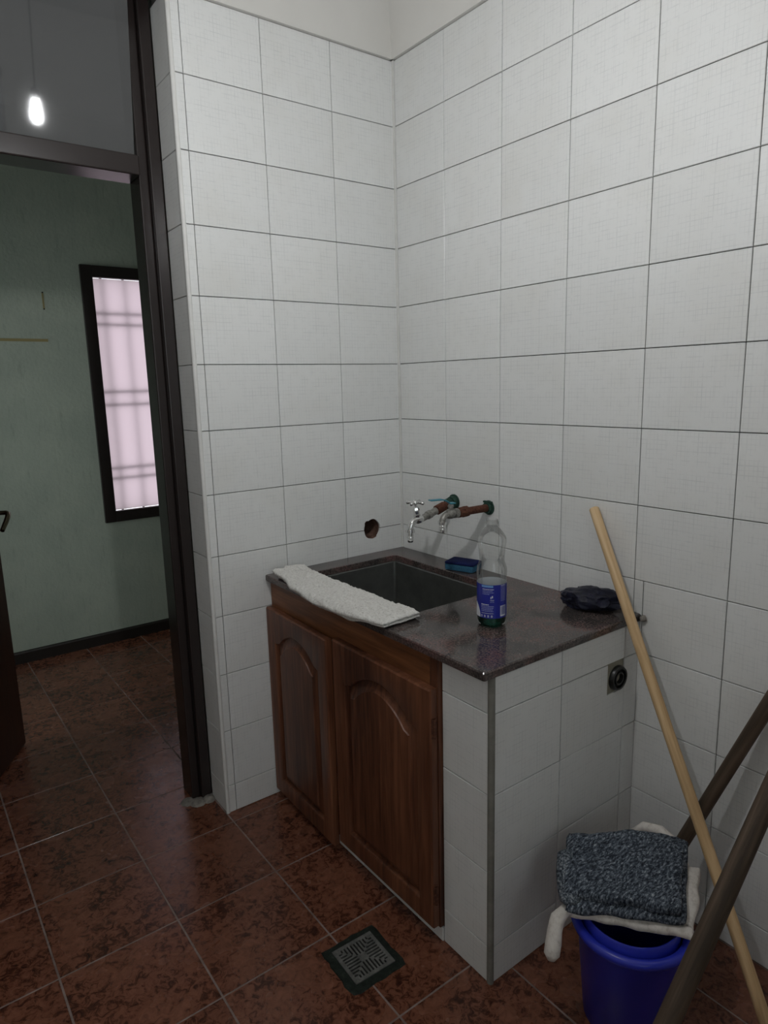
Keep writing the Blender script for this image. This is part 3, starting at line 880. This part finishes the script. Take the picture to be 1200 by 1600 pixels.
# ------------------------------------------------------------------ bottle
bt = thing('plastic_bottle', 'clear plastic bottle with a blue label and green liquid left in it', 'bottle', (-.3555, -.822, TOPZ + .0005))
BR = .0375
prof = [(.001, .004), (.020, .003), (.030, .0), (.0355, .004), (.0372, .012), (.0368, .019), (.0370, .023), (.0375, .026), (.0375, .116), (.0382, .130), (.0385, .142), (.0372, .153), (.0340, .162), (.0315, .170),
        (.0318, .180), (.0335, .196), (.0355, .212), (.0368, .222), (.0350, .231), (.0285, .242), (.0205, .252), (.0152, .2565), (.0145, .259), (.0172, .2600), (.0172, .2625), (.0140, .263)]
q = MB(); q.lathe(prof, (0, 0, 0), 48)
build('shell', q, PET, bt, 50)
q = MB(); q.lathe([(.001, .0055), (.028, .004), (.0345, .008), (.0360, .016), (.0358, .030), (.0362, .036), (.0362, .052), (.001, .052)], (0, 0, 0), 40)
build('liquid', q, GREENLIQ, bt, 40)
q = MB(); q.lathe([(.0150, .2632), (.0160, .2640), (.0160, .2705), (.0152, .2712), (.0152, .274), (.0146, .2765), (.001, .277)], (0, 0, 0), 36)
cap_ = build('cap', q, CLEARCAP, bt, 35)
q = MB()
for z in (.2655, .268): q.lathe([(.0160, z - .0006), (.0166, z), (.0160, z + .0006)], (0, 0, 0), 36)
build('cap_ridges', q, CLEARCAP, cap_, 60)
LZ0_, LZ1_ = .026, .114
q = MB()
q.lathe([(BR + .0006, LZ0_), (BR + .0006, LZ1_)], (0, 0, 0), 64, 0); q.lathe([(BR + .0003, LZ0_), (BR + .0003, LZ1_)], (0, 0, 0), 64, 1)
lab = build('label', q, [LABEL_BLUE, LABEL_WHITE], bt, 60); lab['label'] = 'blue printed wrap label'
# print on the label: camera-facing middle of the bottle looks along this bearing
FACE = math.atan2(-1.99468 + .822, -1.56358 + .3555)


def decal(q, t0, t1, z0, z1, mi=0, n=5, r=BR + .0009):
    """patch on the label; t in metres round the bottle (to the right, seen from outside), z up from the label foot"""
    vs = []
    for k in range(n + 1):
        a = FACE + (t0 + (t1 - t0) * k / n) / BR
        for z in (z0, z1): vs.append((r * math.cos(a), r * math.sin(a), LZ0_ + z))
    q.add(vs, [(2 * k, 2 * k + 2, 2 * k + 3, 2 * k + 1) for k in range(n)], mi)


q = MB()
rnd = random.Random(3)


def print_rows(t0, t1, ztop, step, h, rows, short=()):
    for row in range(rows):
        z = ztop - row * step; t = t0; end = t1 - (short[row] if row < len(short) else 0)
        while t < end - .0006:
            w = rnd.uniform(.0014, .0044); decal(q, t, min(t + w, end), z, z + h, 2 if row else 0, 1); t += w + .0008


decal(q, -.0265, .0035, .0815, .0868, 1)                                   # pale header bar
print_rows(-.0240, .0050, .0755, .0042, .0019, 4, (0, .002, 0, .010))      # small print under it
print_rows(-.0275, .0050, .0350, .0042, .0022, 5, (.012, 0, 0, .003, .001))  # long text block
decal(q, -.0275, .0045, .0128, .0138, 0)
for k in range(4):                                                         # row of small symbols
    c0 = -.0262 + k * .0088
    decal(q, c0 - .0019, c0 + .0019, .0030, .0085, 0, 2); decal(q, c0 - .0008, c0 + .0008, .0045, .0070, 3, 1, BR + .0011)
decal(q, -.0030, -.0008, .0520, .0575, 0, 1); decal(q, .0004, .0030, .0540, .0600, 0, 1); print_rows(-.0040, .0060, .0480, .0028, .0012, 3)
print_rows(.0235, .0400, .0850, .0036, .0015, 12)                          # narrow column round the side
decal(q, .0225, .0410, .0045, .0325, 0)                                    # barcode
t = .0243
while t < .0390: w = rnd.uniform(.0005, .0012); decal(q, t, t + w, .0085, .0310, 3, 1, BR + .0011); t += w + rnd.uniform(.0005, .0012)
for k in range(12):                                                        # white swoosh at the side
    z = .0008 + k * .0030; decal(q, -.062, -.0310 - .016 * (k / 12) ** 2.2, z, z + .0031, 0)
build('label_print', q, [LABEL_WHITE, LABEL_PALE, LABEL_GREY, LABEL_BLUE], lab)

# ------------------------------------------------------------------ crumpled bag
bm = bmesh.new(); bmesh.ops.create_icosphere(bm, subdivisions=5, radius=1.0)
for v in bm.verts:
    d = v.co.normalized()
    r = .80 + .20 * noise.ridged_multi_fractal(d * 1.25 + Vector((3, 1, 7)), 1.0, 2.0, 2, 1.0, 2.0) + .22 * noise.noise(d * 1.6 + Vector((9, 4, 2))) + .05 * noise.noise(d * 7)
    p = d * r; x, y, z = p.x * .050, p.y * .076, p.z * .034 + .026
    v.co = (x, y, max(z, .0008 + .0005 * noise.noise(d * 9)))
me = bpy.data.meshes.new('crumpled_bag'); bm.to_mesh(me); bm.free(); me.materials.append(BAG)
for p in me.polygons: p.use_smooth = True
me.set_sharp_from_angle(angle=math.radians(28))
bag = obj('crumpled_bag', me, None, (-.066, -.912, TOPZ + .0002)); bag.rotation_euler = (0, 0, math.radians(18))
tag(bag, 'crumpled dark plastic bag lying on the end of the worktop', 'bag')

# ------------------------------------------------------------------ bucket, rag and sweater
BC = Vector((-.368, -1.264, 0))
bk = thing('blue_bucket', 'blue plastic bucket with a thick rim under the grey sweater', 'bucket', BC)
q = MB(); q.lathe([(.001, .006), (.088, .006), (.092, .0), (.095, .004), (.112, .215), (.1165, .232), (.1135, .232), (.109, .215), (.092, .010), (.001, .010)], (0, 0, 0), 56)
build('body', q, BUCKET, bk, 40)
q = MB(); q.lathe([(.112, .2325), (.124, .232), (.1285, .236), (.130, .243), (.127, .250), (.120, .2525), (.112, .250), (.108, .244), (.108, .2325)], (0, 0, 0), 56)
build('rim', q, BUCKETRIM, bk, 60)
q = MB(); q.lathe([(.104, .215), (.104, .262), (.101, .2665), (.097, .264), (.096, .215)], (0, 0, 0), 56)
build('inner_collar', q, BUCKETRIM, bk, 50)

def quad(a, b, c, d):
    a, b, c, d = map(Vector, (a, b, c, d))
    return lambda u, v: (a * (1 - u) + b * u) * (1 - v) + (d * (1 - u) + c * u) * v


# off-white rag folded under the sweater
rq = quad((-.497, -1.190, .275), (-.348, -1.398, .275), (-.165, -1.310, .300), (-.330, -1.085, .318))


def rag_fn(u, v):
    p = rq(u, v).copy()
    p.z += .006 * noise.noise(Vector((u * 4, v * 4, 2)))
    if v < .12: p.z += .004 * (v / .12)
    p += Vector((.010 * noise.noise(Vector((u * 5, v * 3, 8))), .010 * noise.noise(Vector((u * 5, v * 3, 18))), 0))
    return p


rag = thing('white_rag', 'off-white cloth hanging over the bucket under the sweater', 'rag', (BC.x, BC.y, .26))
ro = Vector((BC.x, BC.y, .26))


def child_of(o_, name, q, m, parent, smooth):
    q.v = [(x - o_.x, y - o_.y, z - o_.z) for x, y, z in q.v]
    return build(name, q, m, parent, smooth)


child_of(ro, 'folded_body', cloth('r', rag_fn, 60, 50, .020, RAG, .07, 3, .0012, 40), RAG, rag, 180)
q = MB(); path = [(-.47, -1.195, .282), (-.498, -1.186, .284), (-.520, -1.184, .276), (-.534, -1.188, .256), (-.545, -1.194, .236), (-.556, -1.199, .218), (-.560, -1.201, .207)]
q.tube(path, [.010, .013, .016, .016, .0175, .0170, .008], 16)
child_of(ro, 'hanging_end', q, RAG, rag, 180)
q = MB(); q.tube([(-.205, -1.15, .315), (-.190, -1.18, .346), (-.180, -1.215, .350), (-.178, -1.255, .338), (-.19, -1.29, .305)], [.008, .013, .014, .012, .008], 14)
child_of(ro, 'bunched_corner', q, RAG, rag, 180)

sw = thing('folded_sweater', 'folded grey-blue melange knit sweater on top of the bucket', 'sweater', (BC.x, BC.y, .29))
wo = Vector((BC.x, BC.y, .29))
low = quad((-.512, -1.197, .300), (-.345, -1.377, .300), (-.145, -1.268, .325), (-.365, -1.083, .338))
topq = quad((-.498, -1.178, .320), (-.352, -1.368, .317), (-.148, -1.262, .345), (-.362, -1.088, .360))


def sw_fn(Q, sd, a=.006):
    def fn(u, v):
        p = Q(u, v).copy()
        p.z += a * noise.noise(Vector((u * 3.2, v * 3.2, sd))) + .010 * math.exp(-((v - .9) / .2) ** 2) * math.sin(u * 7 + sd)
        e = .012
        p += Vector((e * noise.noise(Vector((u * 4, v * 4, sd + 3))), e * noise.noise(Vector((u * 4, v * 4, sd + 13))), 0))
        return p
    return fn


child_of(wo, 'lower_fold', cloth('s', sw_fn(low, 1), 60, 56, .022, KNIT, .05, 5, .0016, 90), KNIT, sw, 180)
child_of(wo, 'upper_fold', cloth('s', sw_fn(topq, 4, .008), 70, 64, .026, KNIT, .05, 7, .0020, 90), KNIT, sw, 180)
# ribbed cuff folded back on the short side
cu = MB(); rings = []
A, B = Vector((-.497, -1.172, .313)), Vector((-.440, -1.150, .334)); 
c0, c1 = Vector((-.500, -1.200, .312)), Vector((-.408, -1.118, .346))
for k in range(15):
    t = k / 14; c = c0.lerp(c1, t); r_ = .016 + .004 * math.sin(t * PI)
    d = (c1 - c0).normalized(); u_ = d.cross(Vector((0, 0, 1))).normalized(); w_ = Vector((0, 0, 1))
    ring = []
    for j in range(40):
        a = 2 * PI * j / 40; rr = r_ * (1 + .06 * (1 if j % 2 else -1)) * (1 if 0 < k < 14 else .6)
        ring.append(c + u_ * math.cos(a) * rr * 1.25 + w_ * math.sin(a) * rr * .72)
    rings.append(ring)
cu.rings(rings)
child_of(wo, 'cuff', cu, CUFF, sw, 180)

# ------------------------------------------------------------------ poles leaning in the corner
def pole(name, label, cat, a, b, ra, rb, m, parts=True):
    """a foot, b top"""
    a, b = Vector(a), Vector(b); L = (b - a).length; d = (b - a).normalized()
    t = thing(name, label, cat, a)
    t.rotation_mode = 'QUATERNION'; t.rotation_quaternion = Vector((0, 0, 1)).rotation_difference(d)
    q = MB(); rings = []
    for k in range(17):
        f = k / 16; r = ra + (rb - ra) * f; e = .35 if k in (0, 16) else 1
        bow = .0015 * math.sin(f * PI * 2)
        rings.append([(bow + r * math.cos(2 * PI * j / 18), r * math.sin(2 * PI * j / 18), f * L) for j in range(18)])
    q.rings([[(x * .82, y * .82, z - .0) for x, y, z in rings[0]]] + [[(x, y, z + .003) for x, y, z in rings[0]]] + rings[1:-1] + [[(x, y, z - .003) for x, y, z in rings[-1]], [(x * .8, y * .8, z) for x, y, z in rings[-1]]])
    build('shaft', q, m, t, 60)
    return t


pole('pine_handle', 'pale wooden broom handle leaning across the end of the worktop', 'handle', (-.272, -1.572, .0045), (-.0155, -.877, 1.078), .0135, .0135, BROOMWOOD)
pole('dark_handle', 'thin dark wooden handle leaning on the wall behind the pale handle', 'handle', (-.125, -1.122, .006), (-.018, -1.412, .80), .0165, .0165, DARKSTICK)
pole('stout_pole', 'thick weathered dark pole slanting in front of the blue bucket', 'pole', (-.700, -1.428, .012), (-.021, -1.488, .862), .0215, .0185, DARKSTICK)

# ------------------------------------------------------------------ floor drain
dr = thing('floor_drain', 'square metal floor drain grate with slots in herringbone directions', 'drain', (-.757, -.771, 0))
dr.rotation_euler = (0, 0, math.radians(-2))
q = MB(); pts = []
for k in range(40):
    a = 2 * PI * k / 40; m_ = .077 / max(abs(math.cos(a)), abs(math.sin(a))); m_ = min(m_, .105) * (1 + .07 * noise.noise(Vector((math.cos(a) * 4, math.sin(a) * 4, 4))))
    pts.append((m_ * math.cos(a), m_ * math.sin(a)))
q.rings([[(x * 1.03, y * 1.03, .0002) for x, y in pts], [(x, y, .0030) for x, y in pts], [(x * .82, y * .82, .0034) for x, y in pts]])
build('mortar_bed', q, DRAINRIM, dr, 40)
q = MB(); q.box(-.058, .058, -.058, .058, .0028, .0042); build('shade_plate', q, DRAIN_SHADE, dr)  # solid near-black plate: the dark below the slots is painted, no shaft underneath
# grate cut as a grid of bars: solid cells except the slots
NG = 25; cell = .116 / NG; solid = [[True] * NG for _ in range(NG)]
for i in range(NG):
    for j in range(NG):
        ax, ay = abs(i - NG // 2), abs(j - NG // 2)
        hi, lo = max(ax, ay), min(ax, ay)
        if 2 <= hi <= 10 and hi > lo and lo % 2 == 0 and (hi > 2 or lo > 0): solid[i][j] = False     # slots run outwards in each quarter
q = MB(); z0, z1 = .0040, .0072
for i in range(NG):
    for j in range(NG):
        x0, y0 = -.058 + i * cell, -.058 + j * cell; x1, y1 = x0 + cell, y0 + cell
        if solid[i][j]:
            q.add([(x0, y0, z1), (x1, y0, z1), (x1, y1, z1), (x0, y1, z1)], [(0, 1, 2, 3)])
            for di, dj, a, b in ((-1, 0, (x0, y0), (x0, y1)), (1, 0, (x1, y0), (x1, y1)), (0, -1, (x0, y0), (x1, y0)), (0, 1, (x0, y1), (x1, y1))):
                ii, jj = i + di, j + dj
                if not (0 <= ii < NG and 0 <= jj < NG) or not solid[ii][jj]:
                    q.add([(a[0], a[1], z0), (b[0], b[1], z0), (b[0], b[1], z1), (a[0], a[1], z1)], [(0, 1, 2, 3)])
g = build('grate', q, IRON, dr); g.rotation_euler = (0, 0, 0)

# ------------------------------------------------------------------ pendant bulb above the viewpoint's left (its image shows in the transom)
lamp = thing('pendant_bulb', 'bare white bulb on a cord hanging from the kitchen ceiling', 'lamp', (BULB.x, BULB.y, 2.69))
q = MB(); q.tube([(0, 0, 0), (0, 0, -.25), (0, 0, -.46)], .003, 8); build('cord', q, BLACKPL, lamp, 60)
q = MB(); q.lathe([(.001, .0), (.04, -.001), (.042, -.012), (.03, -.022), (.001, -.022)], (0, 0, 0), 20); build('ceiling_rose', q, CAPMAT, lamp, 40)
q = MB(); q.lathe([(.006, -.455), (.018, -.465), (.02, -.50), (.001, -.50)], (0, 0, 0), 18); build('socket', q, BLACKPL, lamp, 40)
q = MB(); q.lathe([(.009, -.50), (.011, -.520), (.014, -.540), (.0165, -.556), (.0165, -.570), (.011, -.582), (.001, -.586)], (0, 0, 0), 24)
build('bulb', q, m_emit('lit_bulb', (.985, .99, 1.0), BULB_STRENGTH), lamp, 60)
